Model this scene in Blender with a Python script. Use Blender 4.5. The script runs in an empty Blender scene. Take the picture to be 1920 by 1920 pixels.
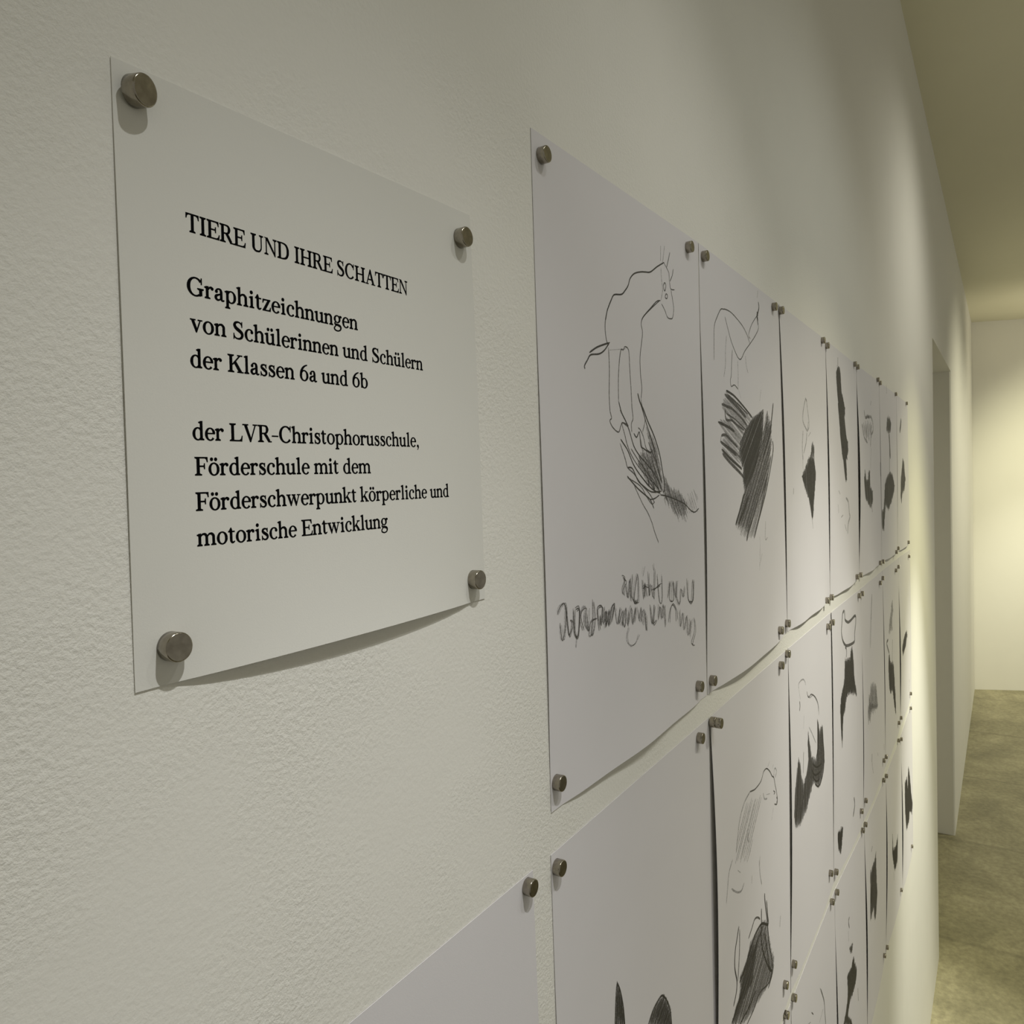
import bpy, bmesh, math, random
from mathutils import Vector, Matrix

scene = bpy.context.scene
COL = scene.collection

# ------------------------------------------------------------------ camera
cam_data = bpy.data.cameras.new('camera')
cam_data.sensor_width = 36.0
cam_data.lens = 27.0
cam_data.clip_start = 0.01
cam = bpy.data.objects.new('camera', cam_data)
COL.objects.link(cam)
AX = [[0.538789, -0.841888, -0.030518], [0.046522, -0.006437, 0.998897], [-0.841155, -0.539615, 0.035698]]
cam.matrix_world = Matrix(((AX[0][0], AX[1][0], AX[2][0], 0.0),
                           (AX[0][1], AX[1][1], AX[2][1], -0.23073),
                           (AX[0][2], AX[1][2], AX[2][2], 0.0),
                           (0, 0, 0, 1)))
scene.camera = cam

# ------------------------------------------------------------------ world, lamps, exposure
world = bpy.data.worlds.new('world')
scene.world = world
world.use_nodes = True
bg = world.node_tree.nodes['Background']
bg.inputs['Color'].default_value = (0.97, 0.93, 0.80, 1)
bg.inputs['Strength'].default_value = 0.285

def spot(name, loc, target, power, color, size_deg, blend=1.0, radius=0.012):
    ld = bpy.data.lights.new(name, 'SPOT')
    ld.energy = power; ld.color = color
    ld.spot_size = math.radians(size_deg); ld.spot_blend = blend
    ld.shadow_soft_size = radius
    o = bpy.data.objects.new(name, ld); COL.objects.link(o)
    o.location = loc
    o.rotation_euler = (Vector(target)-Vector(loc)).to_track_quat('-Z', 'Y').to_euler()
    return o

# track spots washing the hung wall, one warmer spot beside the end wall, plus added fills
spot('track_and_fill_spot', (0.22, -0.52, 0.87), (0.25, 0, -0.4), 2.7, (0.967, 1.000, 0.979), 135)   # near the sign
spot('track_and_fill_spot', (0.22, -0.52, 0.87), (0.22, 0, -0.78), 14.5, (1.000, 0.999, 0.990), 48)   # near the sign
spot('track_and_fill_spot', (0.22, -0.52, 0.87), (0.17, 0, -0.60), 15, (1.000, 0.995, 0.972), 34)   # near the sign
spot('track_and_fill_spot', (0.64, -0.62, 0.93), (0.62, 0, -0.55), 11, (1.0, 0.98, 0.93), 62)   # added fill, brightens the goat sheet
spot('track_and_fill_spot', (1.2, -0.75, 0.97), (1.25, 0, -2.1), 50.2, (1.000, 0.939, 0.719), 72)   # over the middle columns
spot('track_and_fill_spot', (1.2, -0.75, 0.97), (1.25, 0, -1.1), 8.8, (0.965, 1.000, 0.959), 105)   # over the middle columns
spot('track_and_fill_spot', (1.2, -0.75, 0.97), (1.2, 0, -0.7), 46.3, (1.000, 0.991, 0.946), 34)   # over the middle columns
spot('track_and_fill_spot', (2.6, -0.85, 1.03), (2.65, 0, -2.1), 71.8, (1.000, 0.954, 0.553), 72)   # over the last columns
spot('track_and_fill_spot', (2.6, -0.85, 1.03), (2.65, 0, -0.4), 17.8, (1.000, 0.964, 0.844), 135)   # over the last columns
spot('track_and_fill_spot', (2.6, -0.85, 1.03), (2.8, 0, -1.5), 49.5, (1.000, 0.949, 0.545), 48)   # over the last columns
spot('track_and_fill_spot', (2.6, -0.85, 1.03), (2.6, 0, -1.7), 252.5, (1.000, 0.987, 0.890), 34)   # over the last columns
spot('track_and_fill_spot', (5.2, -1.7, 1.1), (5.6, 0.0, -1.1), 112, (1.0, 0.95, 0.70), 105)   # added fill, brightens the wall past the doorway
spot('track_and_fill_spot', (6.9, -1.7, 1.1), (7.0, 0.0, -1.1), 66, (1.0, 0.95, 0.70), 105)   # second added fill past the doorway, evens out the wall
spot('track_and_fill_spot', (6.3, -1, 1.15), (8.1, -0.9, -1.2), 22, (1.000, 0.90, 0.55), 90)   # towards the end wall
spot('track_and_fill_spot', (6.3, -1, 1.15), (8.1, -1.0, -0.2), 115, (1.000, 0.955, 0.64), 75)   # towards the end wall
spot('track_and_fill_spot', (6.3, -1, 1.15), (8.0, -0.7, -1.7), 150, (1.000, 0.96, 0.74), 50)   # towards the end wall
spot('ceiling_fill', (6.9, -1.1, 0.35), (7.3, -0.75, 1.29), 15.0, (1.000, 0.908, 0.689), 120)   # added fill without a fixture, makes the ceiling glow by the end wall

scene.view_settings.view_transform = 'Standard'
scene.view_settings.look = 'None'
scene.view_settings.exposure = 0.0
scene.view_settings.gamma = 1.0
scene.view_settings.use_curve_mapping = False
scene.cycles.use_denoising = True

# ------------------------------------------------------------------ materials
def new_mat(name):
    m = bpy.data.materials.new(name); m.use_nodes = True
    nt = m.node_tree; b = nt.nodes['Principled BSDF']
    return m, nt, b

def tex_noise(nt, scale, detail=4, rough=.55, vec=None):
    n = nt.nodes.new('ShaderNodeTexNoise')
    n.inputs['Scale'].default_value = scale; n.inputs['Detail'].default_value = detail
    n.inputs['Roughness'].default_value = rough
    if vec is not None: nt.links.new(vec, n.inputs['Vector'])
    return n

def obj_coord(nt, scale=(1, 1, 1)):
    tc = nt.nodes.new('ShaderNodeTexCoord'); mp = nt.nodes.new('ShaderNodeMapping')
    mp.inputs['Scale'].default_value = scale
    nt.links.new(tc.outputs['Object'], mp.inputs['Vector'])
    return mp.outputs['Vector']

def ramp(nt, fac, stops):
    r = nt.nodes.new('ShaderNodeValToRGB')
    while len(r.color_ramp.elements) < len(stops): r.color_ramp.elements.new(0.5)
    for e, (p, c) in zip(r.color_ramp.elements, stops):
        e.position = p; e.color = (*c, 1) if len(c) == 3 else c
    nt.links.new(fac, r.inputs['Fac'])
    return r

def plaster(name, color, fine=True):
    m, nt, b = new_mat(name)
    b.inputs['Base Color'].default_value = (*color, 1)
    b.inputs['Roughness'].default_value = .85
    b.inputs['Specular IOR Level'].default_value = .2
    v = obj_coord(nt)
    n1 = tex_noise(nt, 420, 4, .65, v)          # painted stipple
    n2 = tex_noise(nt, 90, 3, .6, v)
    patch = tex_noise(nt, 9, 2, .5, v)         # patches where the stipple is stronger
    pr = ramp(nt, patch.outputs['Fac'], [(.38, (.25, .25, .25)), (.62, (1, 1, 1))])
    mul = nt.nodes.new('ShaderNodeMath'); mul.operation = 'MULTIPLY'
    nt.links.new(n1.outputs['Fac'], mul.inputs[0]); nt.links.new(pr.outputs['Color'], mul.inputs[1])
    b1 = nt.nodes.new('ShaderNodeBump'); b1.inputs['Strength'].default_value = .45; b1.inputs['Distance'].default_value = .0016
    nt.links.new(mul.outputs[0], b1.inputs['Height'])
    b2 = nt.nodes.new('ShaderNodeBump'); b2.inputs['Strength'].default_value = .07; b2.inputs['Distance'].default_value = .002
    nt.links.new(n2.outputs['Fac'], b2.inputs['Height']); nt.links.new(b1.outputs['Normal'], b2.inputs['Normal'])
    # slow undulation of the trowelled plaster, standing upright
    v3 = obj_coord(nt, (2.6, 2.6, .16))
    n3 = tex_noise(nt, 1.0, 2, .5, v3)
    b3 = nt.nodes.new('ShaderNodeBump'); b3.inputs['Strength'].default_value = .35; b3.inputs['Distance'].default_value = .045
    nt.links.new(n3.outputs['Fac'], b3.inputs['Height']); nt.links.new(b2.outputs['Normal'], b3.inputs['Normal'])
    nt.links.new(b3.outputs['Normal'], b.inputs['Normal'])
    return m

WHITE = plaster('white_plaster', (.80, .79, .735))
CEILM = plaster('ceiling_paint', (.74, .715, .56))

def concrete():
    m, nt, b = new_mat('polished_concrete')
    v = obj_coord(nt)
    n = tex_noise(nt, 2.6, 8, .68, v); n.inputs['Distortion'].default_value = .5
    r = ramp(nt, n.outputs['Fac'], [(.28, (.175, .162, .10)), (.46, (.262, .242, .148)), (.60, (.345, .318, .20)), (.78, (.46, .427, .285))])
    n2 = tex_noise(nt, 45, 5, .65, v)
    r2 = ramp(nt, n2.outputs['Fac'], [(.35, (.78, .78, .78)), (.65, (1.1, 1.1, 1.1))])
    mx = nt.nodes.new('ShaderNodeMix'); mx.data_type = 'RGBA'; mx.blend_type = 'MULTIPLY'; mx.inputs['Factor'].default_value = 1
    nt.links.new(r.outputs['Color'], mx.inputs['A']); nt.links.new(r2.outputs['Color'], mx.inputs['B'])
    # saw cut joints every metre across the corridor
    sep = nt.nodes.new('ShaderNodeSeparateXYZ'); nt.links.new(v, sep.inputs[0])
    fr = nt.nodes.new('ShaderNodeMath'); fr.operation = 'PINGPONG'; fr.inputs[1].default_value = .5
    off = nt.nodes.new('ShaderNodeMath'); off.operation = 'ADD'; off.inputs[1].default_value = .42
    nt.links.new(sep.outputs['X'], off.inputs[0]); nt.links.new(off.outputs[0], fr.inputs[0])
    jr = ramp(nt, fr.outputs[0], [(.003, (.78, .78, .78)), (.02, (1, 1, 1))])
    mj = nt.nodes.new('ShaderNodeMix'); mj.data_type = 'RGBA'; mj.blend_type = 'MULTIPLY'; mj.inputs['Factor'].default_value = 1
    nt.links.new(mx.outputs['Result'], mj.inputs['A']); nt.links.new(jr.outputs['Color'], mj.inputs['B'])
    nt.links.new(mj.outputs['Result'], b.inputs['Base Color'])
    b.inputs['Roughness'].default_value = .5
    bp = nt.nodes.new('ShaderNodeBump'); bp.inputs['Strength'].default_value = .12; bp.inputs['Distance'].default_value = .004
    nt.links.new(n2.outputs['Fac'], bp.inputs['Height']); nt.links.new(bp.outputs['Normal'], b.inputs['Normal'])
    return m
CONCRETE = concrete()

def paper(name, color):
    m, nt, b = new_mat(name)
    b.inputs['Base Color'].default_value = (*color, 1)
    b.inputs['Roughness'].default_value = .8
    b.inputs['Specular IOR Level'].default_value = .25
    n = tex_noise(nt, 1400, 3, .6, obj_coord(nt))
    n2 = tex_noise(nt, 7, 2, .5, obj_coord(nt))
    b1 = nt.nodes.new('ShaderNodeBump'); b1.inputs['Strength'].default_value = .08; b1.inputs['Distance'].default_value = .0005
    nt.links.new(n.outputs['Fac'], b1.inputs['Height'])
    b2 = nt.nodes.new('ShaderNodeBump'); b2.inputs['Strength'].default_value = .12; b2.inputs['Distance'].default_value = .01
    nt.links.new(n2.outputs['Fac'], b2.inputs['Height']); nt.links.new(b1.outputs['Normal'], b2.inputs['Normal'])
    nt.links.new(b2.outputs['Normal'], b.inputs['Normal'])
    return m
PAPER = paper('drawing_paper', (.715, .698, .715))
CARD = paper('sign_card', (.735, .73, .685))

def graphite(name, color, cover):
    """pencil marks: grains of graphite on the tooth of the paper"""
    m, nt, b = new_mat(name)
    b.inputs['Base Color'].default_value = (*color, 1)
    b.inputs['Roughness'].default_value = .55
    n = tex_noise(nt, 900, 2, .6, obj_coord(nt))
    r = ramp(nt, n.outputs['Fac'], [(.36, (max(0, cover-.22),)*3), (.64, (min(1, cover+.22),)*3)])
    nt.links.new(r.outputs['Color'], b.inputs['Alpha'])
    return m
GRAPHITE = [graphite('graphite_faint', (.13, .125, .12), .36), graphite('graphite_mid', (.075, .07, .062), .72), graphite('graphite_dark', (.042, .039, .033), .92)]

m, nt, b = new_mat('black_print'); b.inputs['Base Color'].default_value = (.0025, .0025, .003, 1); b.inputs['Roughness'].default_value = .9; b.inputs['Specular IOR Level'].default_value = .05
PRINT = m
def steel():
    m, nt, b = new_mat('nickel_plated_steel')
    b.inputs['Metallic'].default_value = 1
    n = tex_noise(nt, 260, 3, .6, obj_coord(nt))
    r = ramp(nt, n.outputs['Fac'], [(.3, (.27, .245, .20)), (.7, (.40, .37, .31))])
    nt.links.new(r.outputs['Color'], b.inputs['Base Color'])
    b.inputs['Roughness'].default_value = .2
    return m
STEEL = steel()

# ------------------------------------------------------------------ helpers
def link_mesh(name, bm, mats, parent=None, smooth=False):
    me = bpy.data.meshes.new(name); bm.to_mesh(me); bm.free()
    for mm in (mats if isinstance(mats, list) else [mats]): me.materials.append(mm)
    if smooth:
        for p in me.polygons: p.use_smooth = True
    o = bpy.data.objects.new(name, me); COL.objects.link(o)
    if parent: o.parent = parent
    return o

def add_box(bm, x0, x1, y0, y1, z0, z1):
    vs = [bm.verts.new((x, y, z)) for z in (z0, z1) for (x, y) in ((x0, y0), (x1, y0), (x1, y1), (x0, y1))]
    for q in ((3, 2, 1, 0), (4, 5, 6, 7), (0, 1, 5, 4), (1, 2, 6, 5), (2, 3, 7, 6), (3, 0, 4, 7)):
        bm.faces.new([vs[i] for i in q])

def prism(bm, pts, z0, z1):
    a = [bm.verts.new((x, y, z0)) for x, y in pts]; c = [bm.verts.new((x, y, z1)) for x, y in pts]
    n = len(pts)
    bm.faces.new(a[::-1]); bm.faces.new(c)
    for i in range(n): bm.faces.new((a[i], a[(i+1) % n], c[(i+1) % n], c[i]))

def tag(o, label=None, cat=None, group=None, kind=None):
    if label: o['label'] = label
    if cat: o['category'] = cat
    if group: o['group'] = group
    if kind: o['kind'] = kind
    return o

# ------------------------------------------------------------------ setting
FZ, CZ, XD0, XD1, XE = -1.94, 1.29, 3.43, 4.63, 7.86   # floor, ceiling, doorway, end of the wall
bm = bmesh.new()
prism(bm, [(-1.6, 0), (XD0-.012, 0), (XD0, .012), (XD0, .34), (XD1, .34), (XD1, .006), (XD1+.006, 0), (XE, 0), (XE, .5), (-1.6, .5)], FZ, .52)
prism(bm, [(-1.6, 0), (XE, 0), (XE, .5), (-1.6, .5)], .52, CZ)
bmesh.ops.remove_doubles(bm, verts=bm.verts, dist=1e-5)
tag(link_mesh('wall_left', bm, WHITE), 'long white stippled plaster wall carrying the pinned sheets, with a doorway recess', 'wall', kind='structure')

EX = (.15, -.4)                                         # the end wall stands slightly askew
k = 2.8/.4
bm = bmesh.new()
prism(bm, [(XE, .02), (XE+EX[0]*k, EX[1]*k), (XE+EX[0]*k+.25, EX[1]*k), (XE+.3, .02)], FZ, CZ)
tag(link_mesh('wall_end', bm, WHITE), 'cream lit end wall at the far right', 'wall', kind='structure')

bm = bmesh.new(); prism(bm, [(-1.6, -2.8), (9.2, -2.8), (9.2, .5), (-1.6, .5)], FZ-.1, FZ)
tag(link_mesh('floor', bm, CONCRETE), 'olive brown mottled polished concrete floor', 'floor', kind='structure')
bm = bmesh.new(); prism(bm, [(-1.6, -2.8), (9.2, -2.8), (9.2, .5), (-1.6, .5)], CZ, CZ+.1)
tag(link_mesh('ceiling', bm, CEILM), 'plain pale ceiling in shade', 'ceiling', kind='structure')

# ------------------------------------------------------------------ sheets
def sheet_h(u, v, lf):
    """distance in millimetres of a pinned sheet from the plaster at (u across, v down)"""
    import math
    bot, left, lc, right, wave, seed = lf
    u = min(max(u, 0.0), 1.0); v = min(max(v, 0.0), 1.0)
    su = max(0.0, math.sin(math.pi*min(max((u-.07)/.86, 0), 1)))
    b = bot*su**.6*v**7*(1+wave*.28*math.sin(u*13+seed*1.7))
    pv = max(0.0, 1-((v-lc)/(.46 if v < lc else max(.96-lc, .2)))**2)
    l = left*pv**1.3*(1-u)**9
    pr = max(0.0, 1-((v-.5)/.45)**2)
    r = right*pr*u**9
    return .5+b+l+r

SHEETS={'A1':((0.3918,0.2070),(0.6813,0.2123),(0.6793,-0.1981),(0.3927,-0.1978)),
'A2':((0.6837,0.2123),(0.9741,0.2102),(0.9904,-0.1957),(0.6817,-0.1981)),
'A3':((0.9765,0.2102),(1.2664,0.2082),(1.2720,-0.1932),(0.9928,-0.1957)),
'A4':((1.2688,0.2082),(1.5601,0.2033),(1.5616,-0.1949),(1.2744,-0.1932)),
'A5':((1.5625,0.2033),(1.8720,0.2014),(1.8762,-0.1966),(1.5640,-0.1949)),
'A6':((1.8744,0.2014),(2.1900,0.1993),(2.1817,-0.2014),(1.8786,-0.1966)),
'A7':((2.1924,0.1993),(2.4594,0.1956),(2.4717,-0.2029),(2.1841,-0.2014)),
'B3':((0.9941,-0.2169),(1.2746,-0.2155),(1.2658,-0.6437),(0.9759,-0.6507)),
'B4':((1.2770,-0.2155),(1.5723,-0.2175),(1.5705,-0.6646),(1.2682,-0.6437)),
'B5':((1.5747,-0.2175),(1.8830,-0.2176),(1.8927,-0.6654),(1.5729,-0.6646)),
'B6':((1.8854,-0.2176),(2.1916,-0.2188),(2.1918,-0.6575),(1.8951,-0.6654)),
'B7':((2.1940,-0.2188),(2.4844,-0.2225),(2.4802,-0.6454),(2.1942,-0.6575)),
'B2':((0.6848,-0.2197),(0.9917,-0.2169),(0.9735,-0.6507),(0.6789,-0.6527)),
'B1':((0.3906,-0.2229),(0.6824,-0.2197),(0.6854,-0.6497),(0.3936,-0.6529)),
'B0':((0.0750,-0.2205),(0.3696,-0.2225),(0.3736,-0.6525),(0.0770,-0.6505)),
'C3':((0.9750,-0.6625),(1.2691,-0.6582),(1.2721,-1.0782),(0.9780,-1.0825)),
'C4':((1.2715,-0.6582),(1.5759,-0.6791),(1.5789,-1.0991),(1.2745,-1.0782)),
'C5':((1.5783,-0.6791),(1.9001,-0.6850),(1.8604,-1.0756),(1.5813,-1.0991)),
'C6':((1.9025,-0.6850),(2.2013,-0.6827),(2.1929,-1.0952),(1.8628,-1.0756)),
'C7':((2.2037,-0.6827),(2.4779,-0.6652),(2.4735,-1.0940),(2.1953,-1.0952)),
'C2':((0.6780,-0.6625),(0.9726,-0.6625),(0.9756,-1.0825),(0.6810,-1.0825)),
'S':((0.1386,0.1353),(0.3272,0.1388),(0.3301,-0.0594),(0.1366,-0.0618))}
LIFT={'S': (3.8, 0.5, 0.5, 0.6, 0, 0), 'A1': (4, 0.9, 0.7, 0.4, 0.7, 1), 'A2': (6.5, 2.2, 0.62, 0.4, 0.3, 2), 'A3': (5, 2.6, 0.42, 0.4, 0.8, 3), 'A4': (5, 2.4, 0.5, 0.4, 0.5, 4), 'A5': (5, 4.2, 0.52, 0.4, 0.8, 5), 'A6': (5, 1, 0.5, 0.5, 0.6, 6), 'A7': (5, 1, 0.5, 0.5, 0.4, 7), 'B0': (2, 0.5, 0.5, 0.5, 0, 8), 'B1': (2, 0.8, 0.6, 0.3, 0, 9), 'B2': (2.5, 5.4, 0.4, 0.4, 0, 10), 'B3': (2, 3, 0.5, 0.4, 0.5, 11), 'B4': (2, 2, 0.3, 1.5, 0.5, 12), 'B5': (2, 2.5, 0.6, 0.8, 0.6, 13), 'B6': (2, 2, 0.5, 0.5, 0.5, 14), 'B7': (2, 3, 0.6, 0.5, 0.5, 15), 'C2': (2, 1, 0.5, 0.5, 0, 16), 'C3': (2, 2, 0.5, 0.5, 0, 17), 'C4': (2, 2.5, 0.6, 0.5, 0, 18), 'C5': (2, 3, 0.5, 0.8, 0.3, 19), 'C6': (2, 3, 0.5, 0.6, 0.3, 20), 'C7': (2, 3, 0.6, 0.6, 0.3, 21)}
DRAWINGS={'A1':[('animal_outline',[('s',2,1.23,[712,86,659,102,610,119,575,124,545,128,502,137,474,150,461,164,442,175,419,185,376,191,357,203,335,222,324,240]),
('s',2,0.98,[362,199,331,227,320,251,326,274,338,280]),
('s',1,1.07,[336,285,338,320,333,363,335,391,339,398,343,405,333,410,350,421,381,428,394,418,405,411,432,413]),
('s',1,1.07,[689,57,685,87]),
('s',1,1.07,[718,53,701,87]),
('s',2,0.98,[758,59,744,77,729,94]),
('s',1,0.9,[707,86,729,94,747,102,749,118]),
('s',2,0.9,[782,89,772,104,751,119]),
('s',2,0.9,[751,119,759,132,789,130]),
('s',1,0.98,[760,134,772,153,779,170,769,188,755,192,729,192,709,180,685,170]),
('s',2,0.98,[712,125,702,134,712,142,722,130,712,125]),
('s',2,0.9,[721,146,714,154,727,155,732,148,721,146]),
('s',0,0.98,[687,100,689,121,696,142,680,165]),
('s',2,0.98,[678,165,649,170,600,190,557,208,542,217]),
('s',2,0.9,[671,166,620,184,556,209,539,224,546,239,538,260,526,286,526,317,533,342,526,363]),
('s',1,0.9,[524,363,539,388,549,403,530,425]),
('s',1,0.98,[431,275,421,282,408,283,396,304,387,341,386,374]),
('s',1,0.98,[431,275,454,280,458,312,463,349,466,381,471,401,460,411,461,426]),
('s',2,1.31,[344,276,277,289,233,302]),
('s',2,1.15,[342,276,314,291,284,300,240,305,222,315,207,325,209,330]),
('s',0,0.82,[341,289,435,279])]),
('drawn_shadow',[('s',2,1.8,[505,354,519,370,541,383,567,403,613,433,646,465,663,495,676,522,670,541]),
('s',2,1.31,[513,364,539,388,558,408,589,436,611,463,633,495,656,522]),
('s',2,1.31,[386,374,402,393,428,409,448,426,472,451,506,468,560,486,617,508,655,536]),
('s',1,1.07,[393,389,424,407,440,417,403,411,418,432,433,451,461,471,513,494,586,518]),
('s',2,1.31,[392,440,412,449,436,461,469,486,521,509,585,531,644,541]),
('s',1,1.07,[388,447,418,476,430,490,468,501,511,520,565,539,602,558]),
('s',2,1.23,[430,490,460,492,493,514,529,525,584,537,654,537]),
('s',2,1.23,[426,505,449,514,492,529,536,541,573,552,596,569]),
('s',1,0.98,[428,508,445,511,510,525,546,544,582,560,602,556]),
('s',1,1.07,[502,417,519,422,537,435,553,455,581,463,599,481,616,511]),
('s',2,1.23,[474,428,491,435,510,425,517,450,535,455,577,462,596,457]),
('s',1,1.07,[518,438,534,468,565,481,559,499,606,518]),
('s',1,1.07,[454,456,496,476,541,494,586,516,634,532]),
('s',2,1.15,[530,512,566,526,558,513,604,534,596,518,644,539]),
('s',2,1.07,[638,544,603,550,569,551]),
('s',2,1.15,[644,544,706,549,793,561,839,569,885,583,922,588,957,581]),
('s',1,0.9,[466,521,517,556,552,575,579,595,597,614,623,636]),
('h',1,1.2,5.5,0.645,0.764,[548,409,594,428,635,465,662,514,664,541,604,534,530,507,496,481,516,461,581,463]),
('h',0,1.2,3.5,0.605,0.796,[668,503,740,535,795,539,852,554,926,541,955,560,947,587,861,587,859,604,767,597,715,570,673,566]),
('h',1,1.0,6,0.597,0.802,[668,503,718,531,794,544,851,566,848,592,768,592,715,567,674,552])]),
('handwriting',[('s',1,0.98,[382,683,396,688,381,705,385,714]),
('s',1,0.98,[395,695,407,721,421,690,423,728]),
('s',1,0.98,[441,682,432,721,470,733,473,684,444,730,468,736,444,735]),
('s',1,0.98,[500,697,507,734,516,706,526,731]),
('s',1,0.98,[505,714,523,712,542,716]),
('s',1,0.98,[541,685,545,732,555,710,573,737,586,682]),
('s',0,0.98,[570,722,600,721,626,718]),
('s',0,0.98,[603,698,614,748,633,748,637,698]),
('s',0,0.98,[514,676,505,690]),
('s',1,0.98,[576,675,581,686]),
('s',1,0.98,[680,749,700,718,693,753,723,757,722,719,742,755,752,722,746,753,772,771,784,741,803,760,816,738]),
('s',1,0.98,[836,724,841,765,869,776,886,731,887,774,854,774]),
('s',1,0.98,[45,709,59,699,78,696,84,713,76,740,64,751,56,723]),
('s',1,0.98,[83,699,92,744,103,742,108,729,102,724]),
('s',1,0.98,[119,711,122,746,137,752,147,714,129,711]),
('s',0,0.98,[130,747,123,770]),
('s',0,0.98,[160,748,148,730,158,715,177,712,167,734,186,751,176,724]),
('s',0,0.98,[189,718,187,751]),
('s',0,0.98,[215,706,217,738,210,758,196,758,201,738,228,737]),
('s',1,0.98,[242,759,235,722,262,721,251,749,248,735]),
('s',1,0.98,[267,723,265,751,282,729,277,758,298,730,291,757,313,728,327,727,304,756]),
('s',1,0.98,[329,727,341,760,360,733,350,761,377,740,368,766,394,737,384,770,373,759]),
('s',1,0.98,[410,744,401,770,427,741,430,771,453,743,444,770]),
('s',0,0.98,[406,773,390,791,407,805,442,808,464,793]),
('s',0,0.98,[468,750,474,771,491,750,493,779,513,755,517,793,517,763]),
('s',1,0.98,[547,748,557,786,577,752,563,785,589,782]),
('s',1,0.98,[602,784,616,759,628,784,644,759,653,804]),
('s',1,0.98,[677,798,693,775,716,767,737,780,738,803]),
('s',1,0.98,[770,784,772,818,795,792,802,828,827,802,833,844,862,815,848,848]),
('s',1,0.98,[890,812,892,841,861,862,878,869]),
('s',1,0.78,[385,686,404,692,389,702,389,716]),
('s',1,0.78,[403,696,411,722,427,688,427,730]),
('s',0,0.78,[444,682,442,722,477,735,475,686,446,733,475,736,447,735]),
('s',1,0.78,[505,698,516,732,518,704,534,732]),
('s',0,0.78,[507,718,528,709,547,714]),
('s',1,0.78,[549,689,547,731,565,713,579,741,593,685]),
('s',1,0.78,[577,725,605,719,634,716]),
('s',1,0.78,[605,695,618,750,638,747,639,702]),
('s',1,0.78,[523,674,507,692]),
('s',1,0.78,[584,673,584,686]),
('s',0,0.78,[686,746,710,717,704,755,727,756,728,720,746,755,761,722,750,751,775,769,792,744,810,759,822,742]),
('s',1,0.78,[844,729,847,769,878,779,897,732,891,772,866,779]),
('s',0,0.78,[48,710,65,700,84,696,89,715,78,743,71,750,62,726]),
('s',1,0.78,[85,699,96,747,105,744,115,731,106,724]),
('s',1,0.78,[126,710,123,749,138,755,149,716,134,714]),
('s',1,0.78,[132,750,125,771]),
('s',1,0.78,[166,748,153,727,160,716,181,715,172,733,189,753,181,722]),
('s',1,0.78,[196,716,192,751]),
('s',1,0.78,[219,708,224,738,211,760,202,758,209,739,234,737]),
('s',1,0.78,[249,758,238,724,266,724,253,752,251,733]),
('s',1,0.78,[274,722,273,748,285,731,280,756,304,731,296,758,318,727,330,725,312,753]),
('s',0,0.78,[335,727,349,761,368,733,358,764,383,740,371,768,398,738,387,768,376,761]),
('s',0,0.78,[413,747,403,772,434,744,432,772,462,743,449,768]),
('s',0,0.78,[412,774,397,789,411,808,445,806,473,795]),
('s',0,0.78,[475,754,477,773,498,753,500,782,517,759,522,795,526,766]),
('s',1,0.78,[552,751,563,787,583,755,569,789,594,783]),
('s',1,0.78,[605,782,623,761,636,784,655,761,657,801]),
('s',1,0.78,[688,801,699,773,721,765,748,784,749,801]),
('s',0,0.78,[774,781,774,818,803,794,812,829,830,800,844,843,875,813,853,852]),
('s',1,0.78,[896,816,903,844,870,867,891,872]),
('s',1,0.66,[376,678,394,684,375,701,378,712]),
('s',0,0.66,[432,683,424,719,466,734,465,682,438,725,466,731,442,731]),
('s',0,0.66,[495,713,513,708,530,717]),
('s',1,0.66,[560,722,598,721,623,720]),
('s',0,0.66,[506,672,499,686]),
('s',0,0.66,[674,750,690,717,690,752,710,756,711,720,736,752,749,722,736,753,768,773,781,741,797,759,808,740]),
('s',0,0.66,[43,706,52,697,76,696,77,713,71,739,58,749,52,724]),
('s',1,0.66,[117,707,116,743,135,754,146,710,125,708]),
('s',0,0.66,[158,748,146,727,153,714,169,710,165,735,184,749,172,725]),
('s',1,0.66,[212,703,210,736,204,759,189,759,199,740,223,737]),
('s',0,0.66,[260,721,257,747,275,730,269,758,289,731,283,753,305,729,322,728,299,751]),
('s',0,0.66,[400,742,393,765,422,736,427,768,450,743,435,770]),
('s',1,0.66,[465,747,471,766,487,746,485,773,505,752,515,793,509,765]),
('s',0,0.66,[598,779,605,754,625,786,639,755,650,804]),
('s',0,0.66,[758,779,760,816,787,791,792,827,822,802,820,838,850,810,840,844])])],
'A2':[('animal_outline',[('s',1,1.27,[126,245,131,198,138,164,173,138,209,118,237,114,267,111,326,111,400,119,464,129,516,145,548,163]),
('s',1,1.27,[253,130,286,157,330,188,414,218,484,189,555,163,615,140,670,114,676,101]),
('s',1,1.19,[557,151,537,142,576,113,637,86,676,73]),
('s',2,3.4,[663,66,662,77,669,91]),
('s',2,2.55,[681,37,689,51,672,68,656,78,663,89,672,102]),
('s',1,1.19,[680,7,667,28]),
('s',0,1.36,[266,174,250,211,247,244,226,276]),
('s',1,1.27,[329,201,319,230,310,265,298,278,306,293,344,287,387,295]),
('s',0,1.36,[389,222,391,256,386,296]),
('s',0,1.36,[489,202,493,223,515,244]),
('s',0,1.7,[689,276,666,309]),
('s',0,1.36,[393,295,416,315])]),
('drawn_shadow',[('s',2,2.55,[247,307,306,311,354,317,454,336,560,359]),
('s',1,4.25,[234,317,352,336,478,362]),
('s',2,1.7,[264,315,377,332,506,353]),
('s',1,2.98,[197,342,255,345,314,348,424,367,489,384]),
('s',1,2.55,[230,352,239,377,299,376,347,383,447,396]),
('s',2,2.98,[152,386,261,394,332,403]),
('s',1,2.98,[183,417,224,414,270,422,365,441]),
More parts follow.
